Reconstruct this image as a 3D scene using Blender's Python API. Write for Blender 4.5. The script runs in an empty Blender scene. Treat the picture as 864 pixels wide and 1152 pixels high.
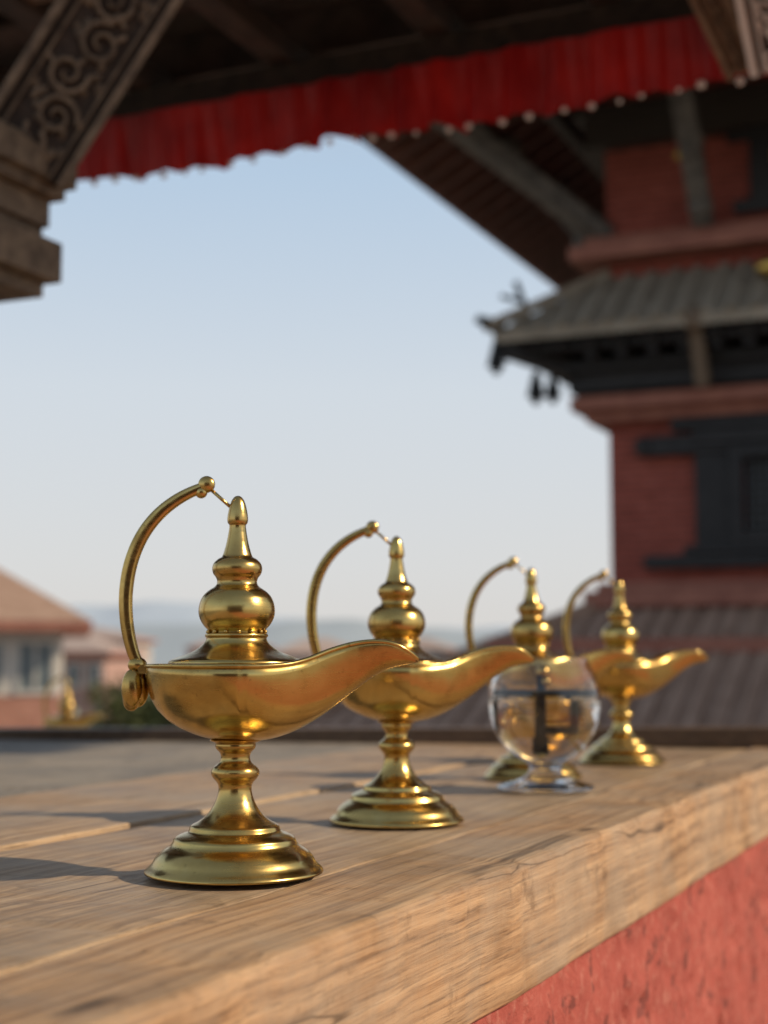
import bpy, bmesh, math, random
from mathutils import Vector, Matrix, noise as mnoise
random.seed(7)
sc = bpy.context.scene
COL = sc.collection
ROT = -math.atan(0.446)
E = 0.12  # eye height above the ledge

# ------------------------------------------------------------------ helpers
def link(o, parent=None):
    COL.objects.link(o)
    if parent: o.parent = parent
    return o
def empty(name, loc=(0,0,0), rz=0.0):
    e = bpy.data.objects.new(name, None); e.empty_display_size = .05
    e.location = loc; e.rotation_euler = (0,0,rz); COL.objects.link(e); return e
def mesh_obj(name, verts, faces, mat=None, parent=None, smooth=False):
    me = bpy.data.meshes.new(name); me.from_pydata([tuple(v) for v in verts], [], faces); me.update()
    bm = bmesh.new(); bm.from_mesh(me); bmesh.ops.recalc_face_normals(bm, faces=bm.faces); bm.to_mesh(me); bm.free()
    if smooth:
        for p in me.polygons: p.use_smooth = True
    if mat: me.materials.append(mat)
    return link(bpy.data.objects.new(name, me), parent)
class MB:
    """mesh builder collecting primitives"""
    def __init__(s): s.bm = bmesh.new()
    def box(s, a, b, M=None):
        a = Vector(a); b = Vector(b)
        r = bmesh.ops.create_cube(s.bm, size=1.0)
        m = Matrix.Translation((a+b)/2) @ Matrix.Diagonal((*(b-a),1))
        if M: m = M @ m
        bmesh.ops.transform(s.bm, matrix=m, verts=r['verts']); return r['verts']
    def beam(s, p, q, w, h, up=(0,0,1)):
        p = Vector(p); q = Vector(q); d = q-p; L = d.length; d.normalize()
        x = d.cross(Vector(up)).normalized(); z = x.cross(d).normalized()
        R = Matrix((( x.x,d.x,z.x,0),(x.y,d.y,z.y,0),(x.z,d.z,z.z,0),(0,0,0,1)))
        return s.box((-w/2,0,-h/2),(w/2,L,h/2), Matrix.Translation(p) @ R)
    def sphere(s, c, r, sc_=(1,1,1), sub=2):
        q = bmesh.ops.create_icosphere(s.bm, subdivisions=sub, radius=r)
        bmesh.ops.transform(s.bm, matrix=Matrix.Translation(c) @ Matrix.Diagonal((*sc_,1)), verts=q['verts'])
    def cyl(s, p, q, r1, r2=None, seg=16):
        p = Vector(p); q = Vector(q); d = q-p
        k = bmesh.ops.create_cone(s.bm, cap_ends=True, segments=seg, radius1=r1, radius2=r1 if r2 is None else r2, depth=d.length)
        M = Matrix.Translation((p+q)/2) @ d.to_track_quat('Z','Y').to_matrix().to_4x4()
        bmesh.ops.transform(s.bm, matrix=M, verts=k['verts'])
    def rev(s, prof, seg=64, ox=0, oy=0):
        rings = []
        for r, z in prof:
            if r < 1e-6: rings.append([s.bm.verts.new((ox,oy,z))])
            else: rings.append([s.bm.verts.new((ox+r*math.cos(2*math.pi*i/seg), oy+r*math.sin(2*math.pi*i/seg), z)) for i in range(seg)])
        for a, b in zip(rings, rings[1:]):
            for i in range(seg):
                j = (i+1) % seg
                if len(a)==1 and len(b)==1: continue
                if len(a)==1: s.bm.faces.new((a[0], b[i], b[j]))
                elif len(b)==1: s.bm.faces.new((a[i], a[j], b[0]))
                else: s.bm.faces.new((a[i], a[j], b[j], b[i]))
    def grid(s, rows, close_u=False):
        V = [[s.bm.verts.new(p) for p in r] for r in rows]
        for a, b in zip(V, V[1:]):
            n = len(a)
            for i in range(n if close_u else n-1):
                j = (i+1) % n
                try: s.bm.faces.new((a[i], a[j], b[j], b[i]))
                except ValueError: pass
        return V
    def done(s, name, mat, parent=None, smooth=False, bevel=0, seg=2, recalc=True):
        if recalc: bmesh.ops.recalc_face_normals(s.bm, faces=s.bm.faces)
        me = bpy.data.meshes.new(name); s.bm.to_mesh(me); s.bm.free()
        if smooth:
            for p in me.polygons: p.use_smooth = True
        me.materials.append(mat)
        o = link(bpy.data.objects.new(name, me), parent)
        if bevel:
            m = o.modifiers.new('bv','BEVEL'); m.width = bevel; m.segments = seg; m.limit_method='ANGLE'
        return o
def chaikin(p, n=2):
    for _ in range(n):
        q = [p[0]]
        for a, b in zip(p, p[1:]):
            q.append((a[0]*.75+b[0]*.25, a[1]*.75+b[1]*.25)); q.append((a[0]*.25+b[0]*.75, a[1]*.25+b[1]*.75))
        q.append(p[-1]); p = q
    return p
def lerp(x, T):
    if x <= T[0][0]: return T[0][1]
    for (a, fa), (b, fb) in zip(T, T[1:]):
        if x <= b:
            t = (x-a)/(b-a); return fa+(fb-fa)*t
    return T[-1][1]

# ------------------------------------------------------------------ materials
class NM:
    def __init__(s, name):
        s.m = bpy.data.materials.new(name); s.m.use_nodes = True
        s.t = s.m.node_tree; s.b = s.t.nodes['Principled BSDF']; s.o = s.t.nodes['Material Output']
    def n(s, typ, **kw):
        x = s.t.nodes.new(typ)
        for k, v in kw.items():
            if k in x.inputs.keys(): x.inputs[k].default_value = v
            else: setattr(x, k, v)
        return x
    def l(s, a, b): s.t.links.new(a, b)
    def coord(s, scale=(1,1,1), rnd=True):
        tc = s.n('ShaderNodeTexCoord'); mp = s.n('ShaderNodeMapping'); mp.inputs['Scale'].default_value = scale
        if rnd:
            oi = s.n('ShaderNodeObjectInfo'); ml = s.n('ShaderNodeMath', operation='MULTIPLY'); ml.inputs[1].default_value = 37.0
            s.l(oi.outputs['Random'], ml.inputs[0])
            ad = s.n('ShaderNodeVectorMath', operation='ADD'); s.l(tc.outputs['Object'], ad.inputs[0]); s.l(ml.outputs[0], ad.inputs[1])
            s.l(ad.outputs[0], mp.inputs['Vector'])
        else: s.l(tc.outputs['Object'], mp.inputs['Vector'])
        return mp.outputs[0]
    def noise(s, vec, scale, detail=6, rough=.6, dist=0):
        x = s.n('ShaderNodeTexNoise'); s.l(vec, x.inputs['Vector'])
        x.inputs['Scale'].default_value = scale; x.inputs['Detail'].default_value = detail
        x.inputs['Roughness'].default_value = rough; x.inputs['Distortion'].default_value = dist
        return x.outputs['Fac']
    def ramp(s, fac, stops):
        r = s.n('ShaderNodeValToRGB'); e = r.color_ramp.elements
        while len(e) < len(stops): e.new(.5)
        for el, (p, c) in zip(e, stops): el.position = p; el.color = (*c, 1) if len(c)==3 else c
        s.l(fac, r.inputs[0]); return r.outputs[0]
    def mix(s, fac, a, b, mode='MIX'):
        m = s.n('ShaderNodeMix', data_type='RGBA', blend_type=mode)
        for sock, v in ((m.inputs[0], fac), (m.inputs[6], a), (m.inputs[7], b)):
            if isinstance(v, (int, float)): sock.default_value = v
            elif isinstance(v, tuple): sock.default_value = (*v, 1)
            else: s.l(v, sock)
        return m.outputs[2]
    def bump(s, h, strength=.3, dist=.002, prev=None):
        b = s.n('ShaderNodeBump'); b.inputs['Strength'].default_value = strength; b.inputs['Distance'].default_value = dist
        s.l(h, b.inputs['Height'])
        if prev: s.l(prev, b.inputs['Normal'])
        return b.outputs[0]
def simple(name, c1, c2, scale=5, rough=.7, bump=.2, bd=.01, stretch=(1,1,1), metallic=0):
    k = NM(name); v = k.coord(stretch); f = k.noise(v, scale)
    k.l(k.ramp(f, [(.3, c1), (.7, c2)]), k.b.inputs['Base Color'])
    k.b.inputs['Roughness'].default_value = rough; k.b.inputs['Metallic'].default_value = metallic
    if bump: k.l(k.bump(f, bump, bd), k.b.inputs['Normal'])
    return k.m

def wood_mat(name, dark, mid, light, rough=.45, axis=1, stain=.5, fine=1.0, crack=.9):
    k = NM(name)
    def st(a, b):
        q = [a*fine]*3; q[axis] = b*fine; return tuple(q)
    fineg = k.noise(k.coord(st(520, 9)), 1.0, 5, .7, .2)       # fibre
    g = k.noise(k.coord(st(150, 3.2)), 1.0, 6, .62, .6)        # grain
    g2 = k.noise(k.coord(st(30, 1.2)), 1.0, 4, .55, 1.4)       # growth bands
    wv = k.n('ShaderNodeTexWave', wave_type='RINGS', rings_direction='SPHERICAL'); wv.inputs['Scale'].default_value = 1.9
    wv.inputs['Distortion'].default_value = 7; wv.inputs['Detail'].default_value = 4; wv.inputs['Detail Scale'].default_value = 1.1; wv.inputs['Detail Roughness'].default_value = .6
    k.l(k.coord(st(17, 1.0)), wv.inputs['Vector'])
    c = k.ramp(g, [(.34, dark), (.5, mid), (.66, light)])
    c = k.mix(.40, c, k.ramp(g2, [(.36, dark), (.52, mid), (.68, light)]))
    c = k.mix(.32, c, k.ramp(wv.outputs['Fac'], [(.0, dark), (.22, mid), (1, light)]))
    c = k.mix(1.0, c, k.ramp(fineg, [(.32, (.42,.38,.34)), (.48, (1,1,1)), (.72, (1.28,1.26,1.22))]), 'MULTIPLY')
    # each board its own tone
    oi = k.n('ShaderNodeObjectInfo')
    c = k.mix(1.0, c, k.ramp(oi.outputs['Random'], [(0,(.84,.83,.82)),(1,(1.08,1.06,1.03))]), 'MULTIPLY')
    s3 = k.noise(k.coord((9,9,9)), 1.0, 7, .7)
    c = k.mix(k.ramp(s3, [(.47,(0,0,0)),(.64,(stain,)*3)]), c, tuple(x*.36 for x in mid))
    s6 = k.noise(k.coord((5,5,5)), 1.0, 6, .7)                  # grey dust film
    c = k.mix(k.ramp(s6, [(.42,(0,0,0)),(.60,(.46,)*3)]), c, (.38,.315,.24))
    s5 = k.noise(k.coord((38,38,38)), 1.0, 5, .7)
    c = k.mix(k.ramp(s5, [(.58,(0,0,0)),(.68,(.50,)*3)]), c, tuple(x*.36 for x in mid))
    sp = k.n('ShaderNodeTexVoronoi', feature='F1'); q=[30]*3; q[axis]=8
    k.l(k.coord(tuple(q)), sp.inputs['Vector']); sp.inputs['Scale'].default_value = .5
    spf = k.ramp(sp.outputs['Distance'], [(.03,(.85,)*3),(.10,(0,0,0))])
    c = k.mix(spf, c, tuple(x*.3 for x in dark))
    cr = k.noise(k.coord(st(34, .8)), 1.0, 2, .45, .2)
    msk = k.noise(k.coord((5,5,5)), 1.0, 2, .5)
    crf = k.ramp(cr, [(.491,(0,0,0)),(.5,(1,1,1)),(.509,(0,0,0))])
    crf = k.mix(1.0, crf, k.ramp(msk,[(.46,(0,0,0)),(.54,(1,1,1))]), 'MULTIPLY')
    c = k.mix(k.mix(crack,(0,0,0),crf), c, tuple(x*.22 for x in dark))
    k.l(c, k.b.inputs['Base Color'])
    k.l(k.ramp(s3, [(.3,(rough+.14,)*3),(.7,(rough-.06,)*3)]), k.b.inputs['Roughness'])
    b = k.bump(g, .6, .0016); b = k.bump(fineg, .7, .0008, b); b = k.bump(s3, .3, .004, b); b = k.bump(crf, -.9, .0025, b); b = k.bump(spf, -.5, .0015, b)
    k.l(b, k.b.inputs['Normal'])
    return k.m

def brass_mat():
    k = NM('aged_brass'); v = k.coord((1,1,1))
    n1 = k.noise(v, 30, 8, .62); n2 = k.noise(v, 230, 6, .7); n3 = k.noise(v, 11, 4, .55); n4 = k.noise(k.coord((1,1,14)), 30, 5, .6)
    c = k.ramp(n1, [(.28,(.33,.20,.060)),(.45,(.56,.385,.125)),(.62,(.64,.465,.165)),(.80,(.70,.54,.23))])
    c = k.mix(k.ramp(n3,[(.44,(0,0,0)),(.66,(.45,)*3)]), c, (.42,.23,.07))
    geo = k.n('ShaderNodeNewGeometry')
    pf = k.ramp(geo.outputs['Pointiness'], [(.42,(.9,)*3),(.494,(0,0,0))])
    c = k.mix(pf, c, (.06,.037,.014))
    sp = k.ramp(n2, [(.60,(0,0,0)),(.72,(.55,)*3)])
    c = k.mix(sp, c, (.15,.09,.032))
    k.l(c, k.b.inputs['Base Color']); k.b.inputs['Metallic'].default_value = 1
    r = k.mix(.5, k.ramp(n1, [(.35,(.36,)*3),(.65,(.13,)*3)]), k.ramp(n4, [(.35,(.32,)*3),(.65,(.15,)*3)]))
    k.l(r, k.b.inputs['Roughness'])
    b = k.bump(n3, .40, .004); b = k.bump(n1, .10, .0010, b); b = k.bump(n2, .07, .0003, b); k.l(b, k.b.inputs['Normal'])
    return k.m
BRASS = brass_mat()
WOOD = wood_mat('worn_pine', (.16,.094,.048), (.37,.240,.135), (.53,.38,.235), .50, stain=.5)
WOOD_EDGE = wood_mat('pine_edge', (.16,.087,.042), (.37,.222,.115), (.51,.340,.195), .58, fine=.95, stain=.42, crack=.7)
WOOD_GREY = wood_mat('grey_plank', (.10,.088,.075), (.21,.185,.155), (.29,.26,.22), .6)  # darker, greyer plank tone
WOOD_DARK = simple('dark_carved_timber', (.014,.012,.010), (.055,.040,.030), 12, .65, .4, .01, (3,1,3))
WOOD_BLACK = simple('black_painted_timber', (.007,.007,.008), (.022,.021,.022), 8, .65, .2, .01)
WOOD_RAIL = simple('brown_rail_timber', (.06,.034,.018), (.15,.09,.05), 30, .5, .3, .002, (1,8,8))
CARVED = simple('grey_carved_timber', (.075,.052,.035), (.23,.170,.115), 40, .7, .5, .004)
CARVED_BG = simple('shaded_recess_ground', (.020,.013,.010), (.055,.038,.027), 60, .8, .3, .003)  # recess shade behind the relief put into a darker ground colour

def plaster():
    k = NM('red_plaster'); v = k.coord((1,1,1))
    a = k.noise(v, 9, 8, .7); b = k.noise(v, 90, 6, .7); c0 = k.noise(v, 30, 5, .65)
    c = k.ramp(a, [(.3,(.24,.044,.032)),(.55,(.36,.076,.055)),(.8,(.43,.12,.088))])
    c = k.mix(k.ramp(b,[(.52,(0,0,0)),(.68,(.6,)*3)]), c, (.48,.20,.15))
    c = k.mix(k.ramp(c0,[(.58,(0,0,0)),(.62,(.8,)*3)]), c, (.15,.034,.026))
    k.l(c, k.b.inputs['Base Color']); k.b.inputs['Roughness'].default_value = .85
    bb = k.bump(b, 1, .003); bb = k.bump(c0, -.8, .004, bb); k.l(bb, k.b.inputs['Normal'])
    return k.m
PLASTER = plaster()
def brick(name, c1, c2, mortar, bw=.24, bh=.07, rot=True):
    k = NM(name); tc = k.n('ShaderNodeTexCoord'); sx = k.n('ShaderNodeSeparateXYZ'); k.l(tc.outputs['Object'], sx.inputs[0])
    ad = k.n('ShaderNodeMath', operation='ADD'); k.l(sx.outputs[0], ad.inputs[0]); k.l(sx.outputs[1], ad.inputs[1])
    cx = k.n('ShaderNodeCombineXYZ'); k.l(ad.outputs[0], cx.inputs[0]); k.l(sx.outputs[2], cx.inputs[1])
    b = k.n('ShaderNodeTexBrick'); k.l(cx.outputs[0], b.inputs['Vector']); b.inputs['Scale'].default_value = 1
    b.inputs['Brick Width'].default_value = bw; b.inputs['Row Height'].default_value = bh; b.inputs['Mortar Size'].default_value = .008
    b.inputs['Color1'].default_value = (*c1,1); b.inputs['Color2'].default_value = (*c2,1); b.inputs['Mortar'].default_value = (*mortar,1)
    n = k.noise(k.coord((1,1,1)), 1.6, 6, .7); n2 = k.noise(k.coord((1,1,3)), 7, 5, .7)
    c = k.mix(k.ramp(n,[(.4,(0,0,0)),(.75,(.65,)*3)]), b.outputs['Color'], tuple(x*.5 for x in c1))
    c = k.mix(k.ramp(n2,[(.5,(0,0,0)),(.7,(.5,)*3)]), c, tuple(min(1,x*1.25+.04) for x in c2))
    k.l(c, k.b.inputs['Base Color']); k.b.inputs['Roughness'].default_value = .85
    k.l(k.bump(b.outputs['Fac'], -.4, .01), k.b.inputs['Normal']); return k.m
BRICK = brick('red_painted_brick', (.29,.062,.040), (.37,.088,.058), (.13,.045,.035))
BRICK2 = brick('orange_brick', (.42,.17,.11), (.50,.22,.15), (.35,.25,.2))
BRICK3 = brick('brown_brick', (.13,.06,.04), (.17,.08,.055), (.12,.08,.06))
PINK = simple('faded_red_cornice', (.24,.088,.062), (.38,.16,.11), 4, .8, .2)
TILE = simple('grey_clay_tile', (.20,.165,.12), (.34,.29,.22), 3, .8, .4, .02, (1,1,1))
TILE_RED = simple('brown_clay_tile', (.26,.160,.110), (.40,.27,.20), 3, .8, .4, .02)
WHITE = simple('limewash', (.50,.47,.43), (.62,.59,.54), 2, .8, .1)
GLASSDK = simple('window_pane_dark', (.05,.065,.075), (.12,.15,.17), 2, .15, 0)
PANE = simple('grey_window_shutters', (.11,.14,.15), (.19,.22,.23), 2, .4, 0)
GOLD = simple('gilt_brass', (.5,.33,.08), (.75,.52,.16), 20, .35, .1, .002, metallic=1)
IRON = simple('blackened_iron', (.008,.008,.008), (.02,.018,.016), 90, .55, .3, .001, metallic=.3)

def cloth():
    k = NM('red_valance_cloth'); v = k.coord((1,1,1)); f = k.noise(v, 14, 4); f2 = k.noise(k.coord((1,1,.25)), 3.5, 3)
    c = k.ramp(f, [(.3,(.38,.010,.010)),(.7,(.62,.026,.020))])
    c = k.mix(k.ramp(f2,[(.40,(0,0,0)),(.60,(.55,)*3)]), c, (.12,.008,.010))
    k.l(c, k.b.inputs['Base Color']); k.b.inputs['Roughness'].default_value = .35
    tr = k.n('ShaderNodeBsdfTranslucent'); k.l(c, tr.inputs['Color'])
    mx = k.n('ShaderNodeMixShader'); mx.inputs[0].default_value = .5
    k.l(k.b.outputs[0], mx.inputs[1]); k.l(tr.outputs[0], mx.inputs[2]); k.l(mx.outputs[0], k.o.inputs['Surface'])
    return k.m
CLOTH = cloth()
def glass(name, ior, col=(1,1,1), rough=0):
    k = NM(name); k.b.inputs['Base Color'].default_value = (*col,1); k.b.inputs['Transmission Weight'].default_value = 1
    k.b.inputs['IOR'].default_value = ior; k.b.inputs['Roughness'].default_value = rough; return k.m
GLASS = glass('clear_glass', 1.45, (1,1,1)); WATER = glass('lamp_water', 1.33, (1,1,1))

# ------------------------------------------------------------------ brass oil lamp
S = .000512
def px(x, y): return ((x-268)*S, E-(y-742)*S)
def build_lamp_parts():
    parts = []
    sp = [(0,557),(4,558),(8,564),(10.5,574),(12,584),(11,589),(9,590),(10,598),(12.5,612),(16,624),(17.5,627),(22,629),(27,634),(28.5,640),(27,646),(23.5,650),(22,655),(24,660),(33,665),(40,673),(43,684),(42.5,694),(38,703),(32,709),(30,712),(35,713),(35.5,716),(33,718),(37,725),(48,733),(62,738),(73,742),(76,745),(75,748),(60,749),(0,749)]
    m = MB(); m.rev([(r*S, E-(y-742)*S) for r, y in chaikin(sp, 2)], 64)
    for i in range(14):
        a = i/14*2*math.pi; m.sphere((32.5*S*math.cos(a), 32.5*S*math.sin(a), E-(711-742)*S), .0013, sub=1)
    parts.append(('spire_lid', m, 0))
    st = [(0,828),(26,829),(30,832),(22,834),(23,838),(21,842),(16.5,846),(16,853),(19,858),(25,862),(27.5,868),(25,874),(20,879),(18,884),(19,893),(23,904),(30,915),(40,923),(49,927),(50,931),(51,934),(60,937),(67,941),(68,945),(70,949),(80,955),(87,962),(91,970),(97,975),(99,978),(98,980.5),(90,980.5),(0,980.5)]
    pr = [(r*S, E-(y-742)*S) for r, y in chaikin(st, 2)]
    zmin = min(z for r, z in pr)
    pr = [(r, .0001+(z-zmin)*((.075-.0001)/(.075-zmin)) if z < .075 else z) for r, z in pr]
    m = MB(); m.rev(pr, 72); parts.append(('stem_foot', m, 0))
    R = .0505
    W = [(.012,math.sqrt(R*R-.012**2)),(.022,.0445),(.032,.0375),(.042,.0295),(.052,.0228),(.062,.0178),(.072,.0148),(.082,.0130),(.092,.0108),(.098,.0082),(.102,.0048),(.104,.0006)]
    T = [(.022,.1165),(.035,.1175),(.045,.1205),(.055,.1250),(.066,.1285),(.076,.1302),(.086,.1302),(.093,.1285),(.099,.1250),(.104,.1200)]
    B = [(-.0505,.1150),(-.0502,.1090),(-.0490,.1020),(-.0470,.0965),(-.0432,.0910),(-.037,.0852),(-.029,.0805),(-.018,.0765),(-.006,.0745),(.008,.0742),(.020,.0755),(.030,.0785),(.040,.0832),(.050,.0895),(.060,.0968),(.068,.1032),(.076,.1095),(.084,.1142),(.092,.1168),(.099,.1180),(.104,.1192)]
    xs = []
    n = 26
    for i in range(n): xs.append(-R*math.cos(i/n*math.pi/2))
    xs += [i*.104/60 for i in range(61)]
    def sm(x, Tb, e=.004):
        return (lerp(x-e,Tb)+2*lerp(x,Tb)+lerp(x+e,Tb))/4 if x > -.035 and x < .1 else lerp(x,Tb)
    def w(x): return math.sqrt(max(0,R*R-x*x)) if x < .010 else sm(x, W, .003)
    rows = []; K = 28
    for x in xs:
        ww = max(w(x), .0004); t = sm(x, T); b = min(sm(x, B), t-.0005)
        rows.append([(x, ww*math.cos(p/K*math.pi), t-(t-b)*math.sin(p/K*math.pi)**.9) for p in range(K+1)])
    m = MB(); m.grid(rows); parts.append(('boat_bowl', m, 1))
    rim = [Vector(r[0]) for r in rows] + [Vector(r[-1]) for r in rows[::-1]]
    ring = []
    N = len(rim)
    for i, p in enumerate(rim):
        d = (rim[(i+1)%N]-rim[i-1]).normalized(); side = d.cross(Vector((0,0,1))).normalized(); up = side.cross(d)
        ring.append([p+side*.0018*math.cos(a)+up*.0013*math.sin(a) for a in [k/8*2*math.pi for k in range(8)]])
    ring.append(ring[0])
    m = MB(); m.grid(ring, True)
    parts.append(('rolled_rim', m, 0))
    cp = [r for r in rows if r[0][0] < .040]
    m = MB(); m.grid([[(r[0][0], r[0][1]*(1-q/4), .1160) for q in range(9)] for r in cp]); parts.append(('cover_plate', m, 0))
    # strap handle, softly rounded
    hp = [(164,754),(154,743),(147,722),(142,695),(141,665),(146,632),(158,602),(177,577),(202,558),(230,546)]
    pts = [px(*p) for p in chaikin(hp, 3)]
    rows = []
    for i, (x, z) in enumerate(pts):
        a = Vector(pts[max(0,i-1)]); b = Vector(pts[min(len(pts)-1,i+1)]); d = (b-a).normalized(); nn = Vector((-d.y, d.x))
        t = i/(len(pts)-1); th = .0026+.0014*math.sin(t*math.pi)**.7; wd = .0020+.0009*math.sin(t*math.pi)
        loop = []
        for k in range(16):
            ang = k/16*2*math.pi; ca, sa = math.cos(ang), math.sin(ang)
            sx = math.copysign(abs(ca)**.6, ca); sy = math.copysign(abs(sa)**.8, sa)
            loop.append((x+nn.x*sx*th, sy*wd, z+nn.y*sx*th))
        rows.append(loop)
    m = MB(); m.grid(rows, True)
    cx, cz = px(232,544)
    m.sphere((cx,0,cz),.0050,(1,.62,1),3)
    ex, ez = px(226,553); m.sphere((ex,0,ez),.0036,(1,.75,1),3)
    a = px(236,549); b = px(262,572); m.cyl((a[0],0,a[1]),(b[0],0,b[1]),.0010,seg=10)
    parts.append(('curved_handle', m, 0))
    m = MB()
    c = px(156,748); m.sphere((c[0],0,c[1]),.0056,(1,.8,.85),3)
    c = px(166,752); m.box((c[0]-.004,-.004,c[1]-.003),(c[0]+.004,.004,c[1]+.002))
    c = px(156,760); m.cyl((c[0],0,c[1]+.004),(c[0],0,c[1]-.006),.0025,.003)
    for sgn in (-1,1):
        c = px(154,774); m.sphere((c[0]+.001*sgn,sgn*.0045,c[1]),.0105,(.58,.42,1.05),3)
    c = px(148,787); m.sphere((c[0]+.001,0,c[1]),.0068,(.75,.7,.95),3)
    parts.append(('hinge_counterweight', m, 0))
    out = []
    for nme, mb, sol in parts:
        bmesh.ops.remove_doubles(mb.bm, verts=mb.bm.verts, dist=.00002)
        bmesh.ops.recalc_face_normals(mb.bm, faces=mb.bm.faces)
        me = bpy.data.meshes.new(nme); mb.bm.to_mesh(me); mb.bm.free()
        for p in me.polygons: p.use_smooth = True
        me.materials.append(BRASS); out.append((nme, me, sol))
    return out
LAMP_PARTS = build_lamp_parts()
def oil_lamp(x, y, z, rz, s=1.0):
    e = empty('brass_oil_lamp', (x,y,z), math.radians(rz)); e.scale = (s,s,s)
    for nme, me, sol in LAMP_PARTS:
        o = link(bpy.data.objects.new(nme, me), e)
        if sol:
            md = o.modifiers.new('thick','SOLIDIFY'); md.thickness = .0014; md.offset = 0
        if nme in ('spire_lid','stem_foot','hinge_counterweight'):
            md = o.modifiers.new('es','EDGE_SPLIT'); md.split_angle = math.radians(50)
    return e
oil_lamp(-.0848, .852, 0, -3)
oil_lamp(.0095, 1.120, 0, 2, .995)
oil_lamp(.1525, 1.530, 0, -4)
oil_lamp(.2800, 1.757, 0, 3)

# ------------------------------------------------------------------ glass water lamp
g = empty('glass_oil_lamp', (.1500,1.390,0), math.radians(-8))
outer = [(0,0),(.040,0),(.0455,.0015),(.0455,.0035),(.036,.006),(.022,.010),(.015,.016),(.0145,.021),(.019,.0265),(.031,.033),(.0425,.045),(.0505,.062),(.0525,.080),(.0505,.096),(.0455,.110),(.041,.118),(.0405,.122)]
inner = [(.0390,.122),(.0393,.1177),(.0439,.109),(.0491,.096),(.0511,.080),(.0491,.0622),(.0411,.0460),(.029,.0345),(.015,.029),(0,.0285)]
m = MB(); m.rev(chaikin(outer,2)+chaikin(inner,2), 72); m.done('glass_goblet', GLASS, g, True)
wi = [(r+.0003 if r>0 else 0, z-.0003) for r, z in chaikin(inner,2)][::-1]
wl = .084
wt = [(r,z) for r,z in wi if z < wl]; rr = wt[-1][0]
wt += [(rr, wl),(rr-.003,wl-.0008),(rr-.006,wl-.0010),(0,wl-.0010)]
m = MB(); m.rev(wt, 64); m.done('water', WATER, g, True)
m = MB()
zb = .0890
m.beam((-.0495,0,zb),(.0495,0,zb),.009,.0066)
m.beam((-.036,0,zb),(-.036,0,zb-.036),.0040,.0040,(0,1,0))
m.beam((.022,-.006,zb),(.022,-.006,zb-.030),.0062,.0062,(0,1,0))
m.beam((-.003,-.006,zb-.030),(.0250,-.006,zb-.030),.0062,.0062)
m.beam((-.003,-.004,.106),(-.003,-.004,.042),.0082,.0070,(0,1,0))
m.beam((-.003,-.004,.054),(-.003,-.004,.040),.0120,.007,(0,1,0))
m.beam((-.020,-.003,zb+.001),(-.020,.040,zb+.001),.003,.002)
m.done('wick_holder_frame', IRON, g, bevel=.0006)
m = MB(); m.sphere((-.001,-.004,.109),.0066,(1,1,.9),3); m.sphere((.002,-.012,.100),.0044,sub=2); m.sphere((-.003,-.004,.039),.0036,sub=2)
m.done('wick_holder_knob', BRASS, g, True)

# ------------------------------------------------------------------ wooden ledge (axes: local x = v, local y = u)
led = empty('wooden_ledge', (0,0,0), ROT)
VF = -.290
def uend(v): return 2.11+(v+.35)*.216+.01
def plank(name, v0, v1, u0, z0, z1, mat, bev=.003, amp=1.0):
    rnd = random.Random(name); u1 = 2.0
    m = MB(); m.box((v0,u0,z0),(v1,u1,z1))
    bmesh.ops.subdivide_edges(m.bm, edges=[e for e in m.bm.edges if abs((e.verts[0].co-e.verts[1].co).y) > .1], cuts=260)
    chips = [(rnd.uniform(u0,u1), rnd.uniform(.006,.022), rnd.uniform(.0008,.0034)) for _ in range(46)]
    for vv in m.bm.verts:
        vv.co.y = u0+(vv.co.y-u0)*(uend(vv.co.x)-u0)/(u1-u0)
        yy = vv.co.y; xx = vv.co.x; zz = vv.co.z
        n_ = math.sin(yy*7.3+v0*50)*.0006+math.sin(yy*19+v1*30)*.0005+math.sin(yy*71+xx*90)*.0003+math.sin(yy*143+xx*40)*.0002
        vv.co.x += n_*amp; vv.co.z += math.sin(yy*31+xx*77)*.00022*amp
        if xx > v1-.005 and zz > z1-.005:
            for cy, cw, cd in chips:
                t = abs(yy-cy)/cw
                if t < 1: vv.co.x -= cd*(1-t*t)*(1 if amp>1 else .6); vv.co.z -= cd*.7*(1-t*t)*(1 if amp>1 else .4)
    return m.done(name, mat, led, bevel=bev, seg=3)
plank('front_beam', -.3742, VF, -1.2, -.078, 0, WOOD_EDGE, .0045, 1.5)
plank('board_1', -.617, -.3806, -1.2, -.030, -.0022, WOOD, .003)
plank('board_2', -.846, -.6228, -1.2, -.030, -.0002, WOOD, .003)
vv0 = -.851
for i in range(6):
    plank('weathered_board_%d'%(i+1), vv0-.23, vv0, -1.2, -.031, -.001-.0004*(i%2), WOOD_GREY)  # boards beyond the brown ones get the darker grey
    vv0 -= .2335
m = MB(); m.box((-2.22,-1.18,-.0775),(-.3744,1.66,-.0315)); m.done('bearer', WOOD_DARK, led)
# retaining rail along the back of the ledge
p0 = Vector((-.602,2.31)); p1 = Vector((.54,2.07)); d = (p1-p0).normalized()
a = p0-d*2.2; b = p1+d*.03
m = MB(); m.beam((a.x,a.y,-.024),(b.x,b.y,.014),.05,.027)
m.done('wooden_rail', WOOD_RAIL, None, bevel=.002)

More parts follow.
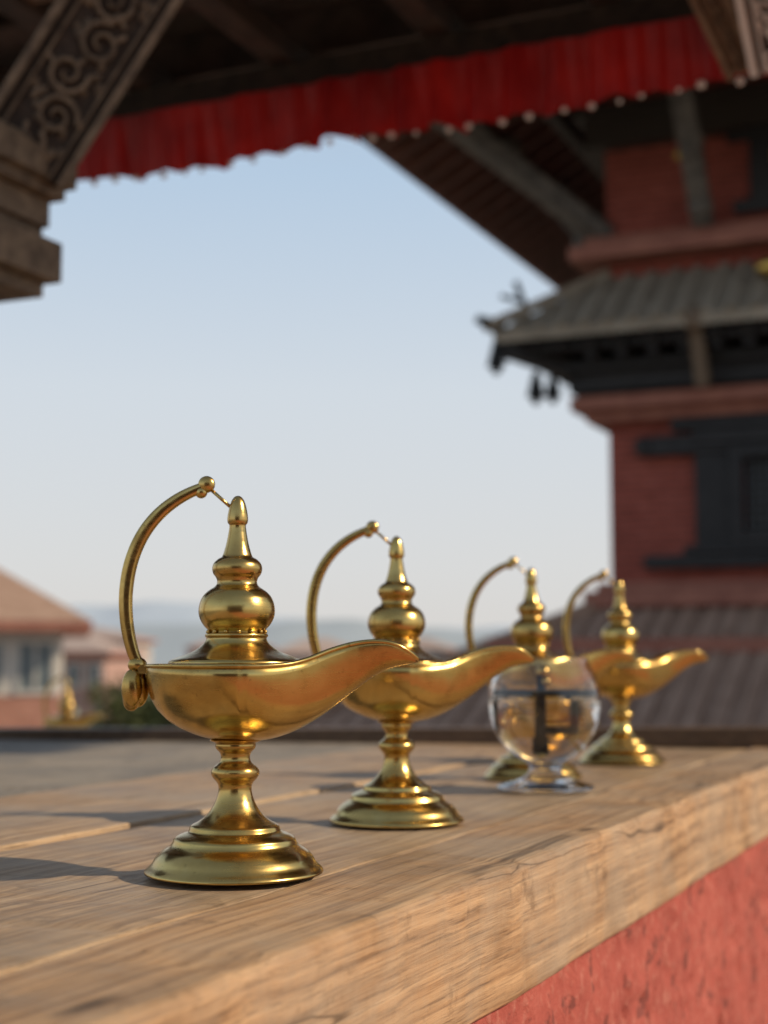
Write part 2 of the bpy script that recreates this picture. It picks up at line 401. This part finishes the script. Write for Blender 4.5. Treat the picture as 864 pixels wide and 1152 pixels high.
w = empty('painted_parapet_wall', (0,0,0), ROT)
m = MB(); m.box((-2.20,-1.15,-1.6),(VF-.030,1.68,-.0785)); m.box((-2.20,1.683,-1.6),(VF-.030,2.08,-.0788))
m.done('plaster_core', PLASTER, w)
m = MB(); rows = []
NU, NZ = 520, 130
for j in range(NZ+1):
    z = -.0788-.62*j/NZ; row = []
    for i in range(NU+1):
        u = .05+2.04*i/NU
        p = Vector((u, z*1.1, .3))
        h = mnoise.fractal(p*7, .9, 2.1, 5)*.0030 + mnoise.fractal(p*42, .8, 2.1, 4)*.0016
        pit = mnoise.noise(p*55); h -= .0034*max(0, pit-.28)*3
        fl = mnoise.noise(p*16+Vector((4,4,4))); h -= .0024*(1 if fl > .28 else max(0,(fl-.24)/.04))
        row.append((VF-.0085+h, u, z))
    rows.append(row)
m.grid(rows); o = m.done('plaster_face', PLASTER, w, True)
m = MB(); m.box((VF-.032,-1.15,-1.6),(VF-.009,.05,-.0790)); m.box((VF-.032,.0501,-1.6),(VF-.009,2.08,-.6985)); m.done('plaster_plain', PLASTER, w)
m = MB(); m.box((-4,-7,-1.9),(6,3.2,-1.6)); m.done('terrace_floor', BRICK2, None).rotation_euler = (0,0,ROT)
m = MB(); m.box((-3.8,-6.8,-10),(5.8,3.0,-1.9)); o=m.done('terrace_base_wall', BRICK3, None); o.rotation_euler=(0,0,ROT)

# far lamp on a neighbouring ledge
m = MB(); m.box((-2.2,3.9,-10),(.3,4.6,-.21)); m.box((-2.25,3.85,-.21),(.35,4.65,-.174)); m.done('stone_parapet', simple('grey_stone',(.2,.18,.16),(.3,.28,.25),6), None, bevel=.006)
oil_lamp(-.895, 4.2, -.173, -18, 1.10)

# ------------------------------------------------------------------ pavilion canopy (timber, cloth valance)
can = empty('pavilion_canopy', (0,0,0), ROT)
UC = 2.60; ZC = 1.135
V0, V1 = -3.2, .78
m = MB(); rows = []
nv = 1100
def fold(v):
    a = .55+.45*math.sin(v*5.3+1)
    return .022*a*math.sin(v*70+2.4*math.sin(v*6.1))+.013*math.sin(v*33+1.3)+.004*math.sin(v*163+.6)
for j in range(15):
    t = j/14; row = []
    for i in range(nv+1):
        v = V0+(V1-V0)*i/nv
        hem = .010*abs(math.sin(v*35+.8*math.sin(v*9)))+.006*math.sin(v*9)
        z = ZC+.122-t*(.131-hem)
        row.append((v+.006*math.sin(v*70+2.4*math.sin(v*6.1)+1.2)*t, UC-.055-.022*(1-t)+fold(v)*(.30+.70*t)*.9, z))
    rows.append(row)
m.grid(rows); m.done('red_valance', CLOTH, can, True)
m = MB(); v = V0
while v < V1:
    m.sphere((v, UC-.064, ZC-.006+.006*math.sin(v*9)-.002+random.uniform(-.003,.004)), .0050+random.random()*.0038, sub=1); v += random.choice((.040,.052,.068))
m.done('hem_tassels', simple('white_cotton',(.70,.68,.65),(.85,.83,.8),50,.8,0), can, True)
m = MB()
m.box((V0,UC-.045,ZC+.123),(V1,UC+.05,ZC+.19))
m.box((V0,2.28,ZC+.24),(V1,2.36,ZC+.31))
m.box((V0,1.78,ZC+.24),(V1,1.88,ZC+.33))
v = V0+.1
while v < V1-.05:
    m.box((v,1.30,ZC+.19),(v+.06,UC+.12,ZC+.24)); v += .34
m.done('ceiling_rafters', WOOD_DARK, can, bevel=.004)
m = MB(); m.box((V0-.05,1.25,ZC+.335),(V1+.02,UC+.2,ZC+.36)); m.box((V0-.05,UC+.052,ZC+.24),(V1+.02,UC+.20,ZC+.334)); m.done('ceiling_boards', simple('old_ceiling_boards',(.05,.045,.04),(.12,.10,.085),14,.8,.3,.005,(1,6,1)), can)
m = MB()
m.box((V0,2.02,ZC+.205),(V1,2.16,ZC+.2385)); m.done('pale_beam', CARVED, can, bevel=.005)

def carved_strut(name, p, q, w, th, parent, mat, up=(0,-1,0), bg=None):
    """board from p to q with scroll relief on its visible face"""
    p = Vector(p); q = Vector(q); d = q-p; L = d.length; d.normalize()
    x = d.cross(Vector(up)).normalized(); z = x.cross(d).normalized()
    R = Matrix((( x.x,d.x,z.x,p.x),(x.y,d.y,z.y,p.y),(x.z,d.z,z.z,p.z),(0,0,0,1)))
    m0 = MB(); m0.box((-w/2,0,-th/2),(w/2,L,th/2)); bmesh.ops.transform(m0.bm, matrix=R, verts=m0.bm.verts); m0.done(name+'_board', bg or mat, parent, bevel=.002)
    m = MB()
    for sx in (-1,1):
        m.box((sx*w/2-.007,-.001,th/2),(sx*w/2+.005,L+.001,th/2+.012))
        m.box((sx*(w/2-.018)-.002,0,th/2),(sx*(w/2-.018)+.002,L,th/2+.007))
    rnd = random.Random(name)
    y = .02; k = 0
    while y < L-.02:
        sx = 1 if k%2 else -1
        N = 22; prev = None; rs = rnd.uniform(.20,.26); ph = rnd.uniform(0,2)
        for i in range(N):
            a = ph+sx*i/N*3.2*math.pi; r = w*rs*(1-i/N*.85)
            c = Vector((sx*w*.07+r*math.cos(a), y+r*math.sin(a), th/2+.002))
            if prev is not None: m.beam(prev, c, w*.06*(1-.4*i/N), .016, (0,0,1))
            if i%4==0 and i < 15:
                o_ = Vector((math.cos(a), math.sin(a),0)); m.beam(c, c+o_*w*rnd.uniform(.07,.13)+Vector((0,w*.03,0)), w*.05, .012, (0,0,1))
            prev = c
        for _ in range(5):
            m.sphere((-sx*w*rnd.uniform(.15,.34), y+w*rnd.uniform(-.1,.34), th/2), w*rnd.uniform(.03,.06), (1,rnd.uniform(1,1.8),.9), 1)
        y += w*.46; k += 1
    bmesh.ops.transform(m.bm, matrix=R, verts=m.bm.verts)
    return m.done(name, mat, parent, bevel=.0012, seg=1)
cl = empty('carved_column', (-.655,2.02,0), ROT)
m = MB()
m.box((-.055,-.055,0),(.055,.055,.66)); m.box((-.075,-.075,0),(.075,.075,.05)); m.box((-.068,-.068,.05),(.068,.068,.075))
m.box((-.05,-.05,.86),(.05,.05,1.37))
m.done('shaft', CARVED, cl, bevel=.006)
m = MB()
def slab(h0,h1,v1,du): m.box((-v1,-du,h0),(v1,du,h1))
slab(.622,.642,.165,.072)
slab(.642,.698,.190,.080)
slab(.698,.722,.160,.074)
slab(.722,.760,.170,.076)
slab(.760,.776,.190,.084)
slab(.776,.816,.205,.090)
slab(.816,.830,.190,.085)
for q in range(22):
    vq = -.18+q*.0172
    m.sphere((vq,-.081,.672),.0085,(1,.6,1.4),1); m.sphere((vq,-.091,.796),.0075,(1,.6,1.2),1)
m.done('stepped_capital', CARVED, cl, bevel=.010, seg=4)
Mi = (Matrix.Translation((-.655,2.02,0)) @ Matrix.Rotation(ROT,4,'Z')).inverted()
def W2L(p): return tuple(Mi @ Vector(p))
def D2L(p): return tuple(Mi.to_3x3() @ Vector(p))
carved_strut('bracket_carving', W2L((-.500,1.97,.800)), W2L((-.270,1.93,1.16)), .125, .045, cl, CARVED, up=D2L((.25,-1,-.25)), bg=CARVED_BG)
m = MB(); m.box((-.26,-.06,.831),(-.02,.06,1.30)); m.done('side_panel', simple('dull_red_timber',(.07,.018,.014),(.15,.04,.03),9,.7,.3), cl, bevel=.004)

# ------------------------------------------------------------------ right hand carved strut of the canopy
cs = empty('carved_roof_strut', (0,0,0), ROT)
carved_strut('strut_carving', (-.43,2.50,1.14), (-.50,2.10,1.34), .05, .03, cs, CARVED, up=(0,-.3,-1))
fl = empty('white_fretwork', (0,0,0), ROT)
carved_strut('fretwork', (-.350,2.38,1.075), (-.372,2.26,1.29), .09, .008, fl, simple('white_painted_fretwork',(.66,.64,.60),(.80,.78,.75),20,.6,.1), up=(-.3,-1,-.2), bg=CARVED_BG)

# ------------------------------------------------------------------ pagoda temple
T = empty('pagoda_temple', (0,0,0), ROT)
cv, cu = -3.73, 13.66; W_ = 8.4
def ringbox(m, over, z0, z1):
    m.box((cv-over,cu-over,z0),(cv+W_+over,cu+W_+over,z1))
def hip(name, z_in, over, z_out, th, mat, rib=.22, rib_h=.05, rw=.07):
    m = MB()
    def rg(o, z): return [Vector((cv-o,cu-o,z)),Vector((cv+W_+o,cu-o,z)),Vector((cv+W_+o,cu+W_+o,z)),Vector((cv-o,cu+W_+o,z))]
    inn = -.02
    A = rg(inn,z_in); B = rg(over,z_out); C = rg(over,z_out-th); D = rg(inn,z_in-th)
    VV = [[m.bm.verts.new(p) for p in r] for r in (A,B,C,D)]
    for a, b in zip(VV, VV[1:]+VV[:1]):
        for i in range(4):
            j=(i+1)%4; m.bm.faces.new((a[i],a[j],b[j],b[i]))
    m.done(name+'_deck', mat, T)
    m = MB()
    L = W_+2*over; n = int(L/rib)
    for i in range(n+1):
        s = -over+i*L/n
        k = min(1, max(0, -s/over, (s-W_)/over))
        z_top = z_in+(z_out-z_in)*k; o_top = over*k
        if k > .97: continue
        j1 = random.uniform(-.02,.02)
        m.beam((cv+s+j1,cu-o_top,z_top+.01),(cv+s,cu-over-.02+j1,z_out+.01),rw,rib_h)
        m.beam((cv-o_top,cu+s+j1,z_top+.01),(cv-over-.02+j1,cu+s,z_out+.01),rw,rib_h)
    m.beam((cv,cu,z_in+.03),(cv-over-.05,cu-over-.05,z_out+.05),.14,.1)
    m.done(name+'_tiles', mat, T)
def rafters(name, z_in, over, z_out, mat, step=.34, w=.10, h=.12):
    m = MB(); L = W_+2*over; n = int(L/step)
    for i in range(n+1):
        s = -over+i*L/n
        k = min(1, max(0, -s/over, (s-W_)/over))
        if k > .95: continue
        z_top = z_in+(z_out-z_in)*k; o_top = over*k
        m.beam((cv+s,cu-o_top,z_top-.06),(cv+s,cu-over+.06,z_out-.06),w,h)
        m.beam((cv-o_top,cu+s,z_top-.06),(cv-over+.06,cu+s,z_out-.06),w,h)
    m.beam((cv,cu,z_in-.08),(cv-over+.05,cu-over+.05,z_out-.08),.16,.16)
    m.done(name, mat, T)
m = MB(); m.box((cv,cu,-10),(cv+W_,cu+W_,7.4)); m.done('brick_walls', BRICK, T)
m = MB(); m.box((cv-1.6,cu-1.6,-10),(cv+W_+1.6,cu+W_+1.6,-.45)); m.done('lower_walls', BRICK, T)
hip('lower_roof', .66, 2.6, -.62, .14, TILE_RED, .20, .02, .10)
m = MB(); ringbox(m, .22, .60, .76); ringbox(m,.12,.76,.84); m.done('base_cornice', PINK, T, bevel=.02)
m = MB();
m.box((cv-.92,cu-1.00,.18),(cv+W_+1.02,cu-.92,.31)); m.done('roof_ridge_band', PINK, T)
hip('skirt_roof', 3.80, .86, 3.16, .10, TILE, .22, .03, .08)
rafters('skirt_rafters', 3.66, .82, 3.06, WOOD_BLACK, .28, .08, .09)
m = MB(); ringbox(m,.30,2.64,2.82); ringbox(m,.42,2.82,2.90)
n = 30
for i in range(n):
    s = i/(n-1)*W_
    m.box((cv+s-.05,cu-.62,2.90),(cv+s+.05,cu-.1,3.02)); m.box((cv-.62,cu+s-.05,2.90),(cv-.1,cu+s+.05,3.02))
m.beam((cv,cu,2.75),(cv-.80,cu-.80,3.02),.14,.14)
m.beam((cv,cu,2.70),(cv-.93,cu-.93,3.26),.08,.10)
ringbox(m,.70,2.98,3.05)
m.done('skirt_brackets', WOOD_BLACK, T)
m = MB(); ringbox(m,.30,2.46,2.60); ringbox(m,.18,2.36,2.46); m.done('middle_cornice', PINK, T, bevel=.02)
m = MB()
for dv,du,z in ((-.84,-.84,2.98),(-.55,-.55,2.72),(-.84,.9,2.98)):
    m.cyl((cv+dv,cu+du,z+.1),(cv+dv,cu+du,z-.14),.03,.09); m.sphere((cv+dv,cu+du,z-.17),.05)
m.done('corner_bells', IRON, T)
m = MB()
m.beam((cv-.70,cu-.20,3.35),(cv-.86,cu-.20,3.80),.05,.05); m.beam((cv-.80,cu-.20,3.60),(cv-1.0,cu-.25,3.66),.04,.04)
m.beam((cv-.78,cu-.78,3.2),(cv-.98,cu-.98,3.28),.08,.06)
m.done('roof_corner_finial', IRON, T)
m = MB()
for s in (1.0,3.6,6.2):
    m.beam((cv+s,cu-.45,2.60),(cv+s,cu-.74,3.20),.12,.14)
    m.sphere((cv+s,cu-.78,3.14),.12)
m.done('small_struts', CARVED, T)
m = MB(); ringbox(m,.30,3.92,4.06); ringbox(m,.18,4.06,4.16); m.done('upper_cornice', PINK, T, bevel=.02)
m = MB(); ringbox(m,.16,5.05,5.34); ringbox(m,.26,5.34,5.42)
m.box((cv-1.32,cu-1.32,5.40),(cv+W_+1.32,cu-1.18,5.52)); m.box((cv-1.32,cu-1.18,5.40),(cv-1.18,cu+W_+1.3,5.52))
m.box((cv-.72,cu-.72,5.62),(cv+W_+.72,cu-.6,5.74)); m.box((cv-.72,cu-.6,5.62),(cv-.6,cu+W_+.6,5.74))
m.done('purlins', WOOD_DARK, T)
m = MB()
for s in (.98, 2.7, 4.4, 6.1, 7.8):
    m.beam((cv+s,cu-.19,4.17),(cv+s,cu-1.22,5.38),.19,.13)
    m.sphere((cv+s,cu-.66,4.80),.15,(.8,.9,1.3)); m.sphere((cv+s,cu-1.10,5.30),.16); m.sphere((cv+s,cu-.3,4.3),.12)
for s in (.35, 2.0, 3.7, 5.4):
    m.beam((cv-.19,cu+s,4.17),(cv-1.22,cu+s,5.38),.17,.13)
    m.sphere((cv-1.12,cu+s,5.32),.17); m.sphere((cv-.6,cu+s,4.75),.15); m.sphere((cv-.3,cu+s,4.3),.13)
m.beam((cv,cu,4.2),(cv-1.5,cu-1.5,5.4),.2,.16)
m.done('carved_struts', simple('grey_strut_timber',(.04,.038,.036),(.16,.145,.125),8,.7,.4,.01), T)
m = MB()
m.box((cv+1.4,cu-.10,4.3),(cv+2.5,cu+.02,5.04)); m.box((cv+1.25,cu-.14,4.24),(cv+2.65,cu-.11,4.36)); m.box((cv+1.2,cu-.15,4.92),(cv+2.7,cu-.11,5.03))
m.done('upper_window', WOOD_BLACK, T, bevel=.01)
m = MB(); m.sphere((cv+1.72,cu-.16,4.75),.11,(1,.6,1.5)); m.sphere((cv+2.3,cu-.16,4.75),.10,(1,.6,1.5)); m.sphere((cv+1.68,cu-.5,3.60),.12,(1.6,1,.8)); m.sphere((cv+1.62,cu-.25,.98),.08,(1,1,1.3)); m.sphere((cv+1.75,cu-.22,1.55),.07)
m.sphere((cv+.78,cu-.2,4.85),.06)
m.done('gilt_ornaments', GOLD, T, True)
hip('upper_roof', 6.36, 2.1, 5.24, .10, TILE)
rafters('upper_rafters', 6.26, 2.08, 5.14, simple('red_brown_rafter',(.07,.030,.020),(.17,.066,.045),8,.7,.2), .36, .11, .13)
m = MB(); o_=2.13
m.box((cv-o_,cu-o_,5.12),(cv+W_+o_,cu-o_+.05,5.25)); m.box((cv-o_,cu-o_+.05,5.12),(cv-o_+.05,cu+W_+o_,5.25)); m.done('eave_fascia', simple('dark_red_fascia',(.12,.034,.026),(.19,.055,.042),5,.7,.1), T)
c = cv+1.78
m = MB()
m.box((c-.95,cu-.10,1.16),(c-.52,cu+.02,2.22)); m.box((c+.52,cu-.10,1.16),(c+.95,cu+.02,2.22))
m.box((c-.95,cu-.16,2.10),(c+.95,cu-.10+.0,2.24)); m.box((c-1.42,cu-.13,2.02),(c+1.42,cu+.02,2.20)); m.box((c-1.15,cu-.18,2.245),(c+1.15,cu+.02,2.34))
m.box((c-1.38,cu-.15,.96),(c+1.38,cu+.02,1.08)); m.box((c-1.05,cu-.17,1.085),(c+1.05,cu+.02,1.158))
m.box((c-.62,cu-.17,1.16),(c-.50,cu-.10,2.08)); m.box((c+.50,cu-.17,1.16),(c+.62,cu-.10,2.08)); m.box((c-.50,cu-.17,1.95),(c+.50,cu-.10,2.05)); m.box((c-.50,cu-.17,1.16),(c+.50,cu-.10,1.28))
for i in range(-7,8):
    m.beam((c+i*.062-.0,cu-.05,1.28),(c+i*.062,cu-.05,1.96),.022,.03,(0,1,0))
for i in range(9):
    m.beam((c-.5,cu-.062,1.33+i*.075),(c+.5,cu-.062,1.33+i*.075),.02,.02)
for s in (-1,1):
    m.sphere((c+s*1.42,cu-.1,2.11),.10,(1,.6,1)); m.sphere((c+s*1.38,cu-.1,1.02),.07,(1,.6,1))
m.done('carved_window', WOOD_BLACK, T, bevel=.008)
m = MB(); m.box((c-.50,cu-.012,1.28),(c+.50,cu-.004,1.95)); m.done('window_dark', GLASSDK, T)

# ------------------------------------------------------------------ houses
def house(x, y, w, d, z0, z1, ridge, wall, roofm, over=.7, rz=0, rows=((-.9,.7),), nwin=4, base=None, frame=None, pane=None, wf=.30):
    h = empty('town_house', (x,y,0), math.radians(rz))
    m = MB(); m.box((-w/2,-d/2,z0),(w/2,d/2,z1)); m.done('walls', wall, h)
    if base:
        m = MB(); m.box((-w/2-.06,-d/2-.06,z0),(w/2+.06,d/2+.06,base[0])); m.done('brick_base', base[1], h)
    a = w/2+over; b = d/2+over; r = max(0.01, a-b)
    V = [(-a,-b,z1),(a,-b,z1),(a,b,z1),(-a,b,z1),(-r,0,ridge),(r,0,ridge)]
    mesh_obj('hip_roof', V, [(0,1,5,4),(1,2,5),(2,3,4,5),(3,0,4)], roofm, h)
    m = MB(); m.box((-a,-b,z1-.26),(a,b,z1-.004)); m.done('eave_fascia', PINK, h)
    m = MB(); g_ = MB()
    for (q0,q1) in rows:
        for i in range(nwin):
            cx = -w/2+(i+.5)*w/nwin; ww = w/nwin*wf
            g_.box((cx-ww,-d/2-.03,q0),(cx+ww,-d/2+.01,q1))
            m.box((cx-ww-.1,-d/2-.10,q1),(cx+ww+.1,-d/2,q1+.1)); m.box((cx-ww-.1,-d/2-.10,q0-.1),(cx+ww+.1,-d/2,q0))
            m.box((cx-.04,-d/2-.08,q0),(cx+.04,-d/2,q1)); m.box((cx-ww-.08,-d/2-.08,q0),(cx-ww,-d/2,q1)); m.box((cx+ww,-d/2-.08,q0),(cx+ww+.08,-d/2,q1))
    m.done('window_frames', frame or WHITE, h); g_.done('window_panes', pane or GLASSDK, h)
    return h
house(-16.2, 43.5, 13.2, 10, -10, 1.14, 4.6, WHITE, TILE_RED, .8, 12, ((-.70,.55),(-4.6,-3.0)), 10, (-.85, BRICK2), pane=PANE, wf=.33)
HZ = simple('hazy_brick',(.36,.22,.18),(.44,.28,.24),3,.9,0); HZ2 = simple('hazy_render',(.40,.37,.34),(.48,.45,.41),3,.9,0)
HZR = simple('hazy_roof',(.34,.26,.23),(.40,.32,.28),3,.9,0)  # pale town colours carry the distance haze
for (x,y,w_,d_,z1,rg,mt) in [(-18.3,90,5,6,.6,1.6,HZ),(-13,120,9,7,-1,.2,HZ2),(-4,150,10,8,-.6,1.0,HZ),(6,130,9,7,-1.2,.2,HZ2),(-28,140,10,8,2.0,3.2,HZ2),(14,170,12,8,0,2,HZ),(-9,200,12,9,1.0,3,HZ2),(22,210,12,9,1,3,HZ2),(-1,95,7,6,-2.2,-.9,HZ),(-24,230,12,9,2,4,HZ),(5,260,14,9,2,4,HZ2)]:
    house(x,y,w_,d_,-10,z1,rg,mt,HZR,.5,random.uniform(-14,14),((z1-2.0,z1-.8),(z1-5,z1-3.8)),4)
hb = empty('added_reflection_house', (0,-14.0,0), 0)  # unseen house added behind the camera to darken the brass reflections
m = MB(); m.box((-6,-2,-10),(6,1.5,3.6)); m.done('walls', BRICK3, hb)
mesh_obj('roof', [(-7,-3,3.6),(7,-3,3.6),(7,2.6,3.6),(-7,2.6,3.6),(-6,-.2,5.4),(6,-.2,5.4)], [(0,1,5,4),(1,2,5),(2,3,4,5),(3,0,4),(0,3,2,1)], TILE, hb)
m = MB()
for cx in (-4.2,-1.4,1.2,3.6): m.box((cx-.5,1.5,0),(cx+.5,1.58,1.6)); m.box((cx-.8,1.5,1.6),(cx+.8,1.64,1.75)); m.box((cx-.7,1.5,-.12),(cx+.7,1.64,0))
m.done('added_house_windows', WOOD_BLACK, hb)

# ------------------------------------------------------------------ trees
def leafmat(n, a, b):
    k = NM(n); v = k.coord((1,1,1)); f = k.noise(v, 1.5, 4)
    c = k.ramp(f, [(.3,a),(.7,b)]); k.l(c, k.b.inputs['Base Color']); k.b.inputs['Roughness'].default_value=.6; return k.m
LEAF = leafmat('leaves', (.07,.09,.035), (.16,.18,.07)); LEAFH = leafmat('hazy_leaves', (.17,.20,.15), (.25,.27,.20))  # far leaves paled to paint in distance haze
BARK = simple('bark',(.08,.06,.04),(.15,.11,.08),8,.9,.4)
def tree(x, y, z0, H, R, leaf, n=2600, ls=.16):
    t = empty('broadleaf_tree', (x,y,z0))
    m = MB(); m.cyl((0,0,0),(0.1,0,H*.55),.22,.12,10)
    cl = []
    for i in range(9):
        a = i*2.4+random.random(); r = R*random.uniform(.3,.85); z = H*random.uniform(.55,.92)
        p = Vector((r*math.cos(a), r*math.sin(a), z)); m.cyl((.05,0,H*random.uniform(.35,.52)), p, .08,.02,7); cl.append((p, R*random.uniform(.3,.5)))
    cl.append((Vector((0,0,H*.9)), R*.5))
    m.done('trunk', BARK, t)
    V=[];F=[]
    for i in range(n):
        c_, rr = random.choice(cl)
        d_ = Vector((random.gauss(0,1),random.gauss(0,1),random.gauss(0,.8))).normalized()*rr*random.uniform(.5,1.1)
        p = c_+d_; a = Vector((random.gauss(0,1),random.gauss(0,1),random.gauss(0,1))).normalized(); b = a.cross(Vector((random.random(),random.random(),1))).normalized()
        s = ls*random.uniform(.6,1.4); k = len(V); V += [p-a*s,p+b*s*.6,p+a*s,p-b*s*.6]; F.append((k,k+1,k+2,k+3))
    mesh_obj('crown', V, F, leaf, t)
tree(-6.1, 36, -10, 9.7, 1.7, LEAF); tree(-8.2, 46, -10, 9.7, 2.0, LEAF); tree(-4.9, 50, -10, 8.8, 2.2, LEAF); tree(-1.2, 58, -10, 8.3, 2.4, LEAF)
V=[];F=[]
for c in range(150):
    y = random.uniform(75,420); x = random.uniform(-.34,.12)*y; R=random.uniform(2,4.5); h=random.uniform(5,9)
    for i in range(90):
        d_ = Vector((random.gauss(0,1),random.gauss(0,1),random.gauss(0,.8))).normalized()*R*random.uniform(.4,1.1)
        p = Vector((x,y,-10+h*.6))+Vector((d_.x,d_.y,d_.z*.9)); a=Vector((random.gauss(0,1),random.gauss(0,1),random.gauss(0,1))).normalized(); b=a.cross(Vector((.3,.1,1))).normalized(); s=.7
        k=len(V); V+=[p-a*s,p+b*s*.7,p+a*s,p-b*s*.7]; F.append((k,k+1,k+2,k+3))
mesh_obj('distant_trees', V, F, LEAFH)

# ------------------------------------------------------------------ ground, hills
GR = simple('hazy_ground', (.26,.25,.21), (.36,.33,.28), .02, .95, 0)  # haze painted into the pale ground colour
mesh_obj('ground', [(-9000,-9000,-10),(9000,-9000,-10),(9000,9000,-10),(-9000,9000,-10)], [(0,1,2,3)], GR)
def hills(name, Y, hbase, amp, col, seed):
    rnd = random.Random(seed); ph = [rnd.uniform(0,6) for _ in range(8)]
    rows = []
    nx = 260
    for j in range(10):
        t = j/9; row=[]
        for i in range(nx+1):
            x = -Y*1.2+2.4*Y*i/nx; q = x/Y
            h = hbase*(.62+.22*math.sin(q*5.1+ph[0])+.13*math.sin(q*11.3+ph[1])+.07*math.sin(q*27+ph[2])+.035*math.sin(q*61+ph[3])+.02*math.sin(q*133+ph[4]))
            row.append((x, Y-(1-t)*Y*.22+amp*math.sin(q*40+t*5), -10+h*math.sin(t*math.pi/2)))
        rows.append(row)
    m = MB(); m.grid(rows); k = NM(name+'_hazed_forest'); v = k.coord((1,1,1)); f = k.noise(v, .01, 5)
    k.l(k.ramp(f,[(.3,col[0]),(.7,col[1])]), k.b.inputs['Base Color']); k.b.inputs['Roughness'].default_value=1
    m.done(name, k.m, None, True)
hills('hills', 2600, 84, 20, ((.31,.36,.40),(.34,.39,.43)), 3)  # distance haze put into the pale bluish hill colours
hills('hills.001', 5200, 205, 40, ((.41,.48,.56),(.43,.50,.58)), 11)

# ------------------------------------------------------------------ light
sdir = Vector((1,-.20,.68)).normalized()
sun = bpy.data.lights.new('sun','SUN'); sun.energy = 4.4; sun.angle = math.radians(.9); sun.color = (1,.83,.61)
so = bpy.data.objects.new('sun', sun); so.rotation_euler = sdir.to_track_quat('Z','Y').to_euler(); so.location=(20,-3,20); COL.objects.link(so)
wd = bpy.data.worlds.new('World'); sc.world = wd; wd.use_nodes = True
nt = wd.node_tree; sk = nt.nodes.new('ShaderNodeTexSky'); sk.sky_type='NISHITA'; sk.sun_disc=False
sk.sun_elevation = math.asin(sdir.z); sk.sun_rotation = math.atan2(sdir.x, sdir.y); sk.air_density=1.0; sk.dust_density=2.0; sk.ozone_density=1.5; sk.altitude=0
# winter haze layer mixed over the clear sky, by elevation
tc = nt.nodes.new('ShaderNodeTexCoord'); sx = nt.nodes.new('ShaderNodeSeparateXYZ'); nt.links.new(tc.outputs['Generated'], sx.inputs[0])
rp = nt.nodes.new('ShaderNodeValToRGB'); nt.links.new(sx.outputs[2], rp.inputs[0])
els = rp.color_ramp.elements
stops = [(0,(.74,.71,.68)),(.06,(.73,.73,.73)),(.18,(.68,.735,.79)),(.32,(.50,.635,.79)),(.6,(.28,.34,.44)),(1,(.18,.22,.29))]
while len(els) < len(stops): els.new(.5)
for e_, (p_, c_) in zip(els, stops): e_.position = p_; e_.color = (*c_,1)
sclv = nt.nodes.new('ShaderNodeVectorMath'); sclv.operation='SCALE'; nt.links.new(rp.outputs[0], sclv.inputs[0]); sclv.inputs['Scale'].default_value = 1/.12
mx = nt.nodes.new('ShaderNodeMix'); mx.data_type='RGBA'; mx.inputs[0].default_value=.9
nt.links.new(sk.outputs[0], mx.inputs[6]); nt.links.new(sclv.outputs[0], mx.inputs[7])
bg = nt.nodes['Background']; bg.inputs['Strength'].default_value = .12; nt.links.new(mx.outputs[2], bg.inputs[0])

# ------------------------------------------------------------------ camera
cam = bpy.data.cameras.new('camera'); co = bpy.data.objects.new('camera', cam); COL.objects.link(co); sc.camera = co
cam.sensor_fit='VERTICAL'; cam.sensor_height=36; cam.sensor_width=27; cam.lens=51.9
co.location=(0,0,E); co.rotation_euler=(math.radians(90+5.71),0,0)
cam.clip_start=.02; cam.clip_end=20000
cam.dof.use_dof=True; cam.dof.focus_distance=.80; cam.dof.aperture_fstop=6.8
sc.view_settings.view_transform='Standard'; sc.view_settings.look='None'; sc.view_settings.exposure=0
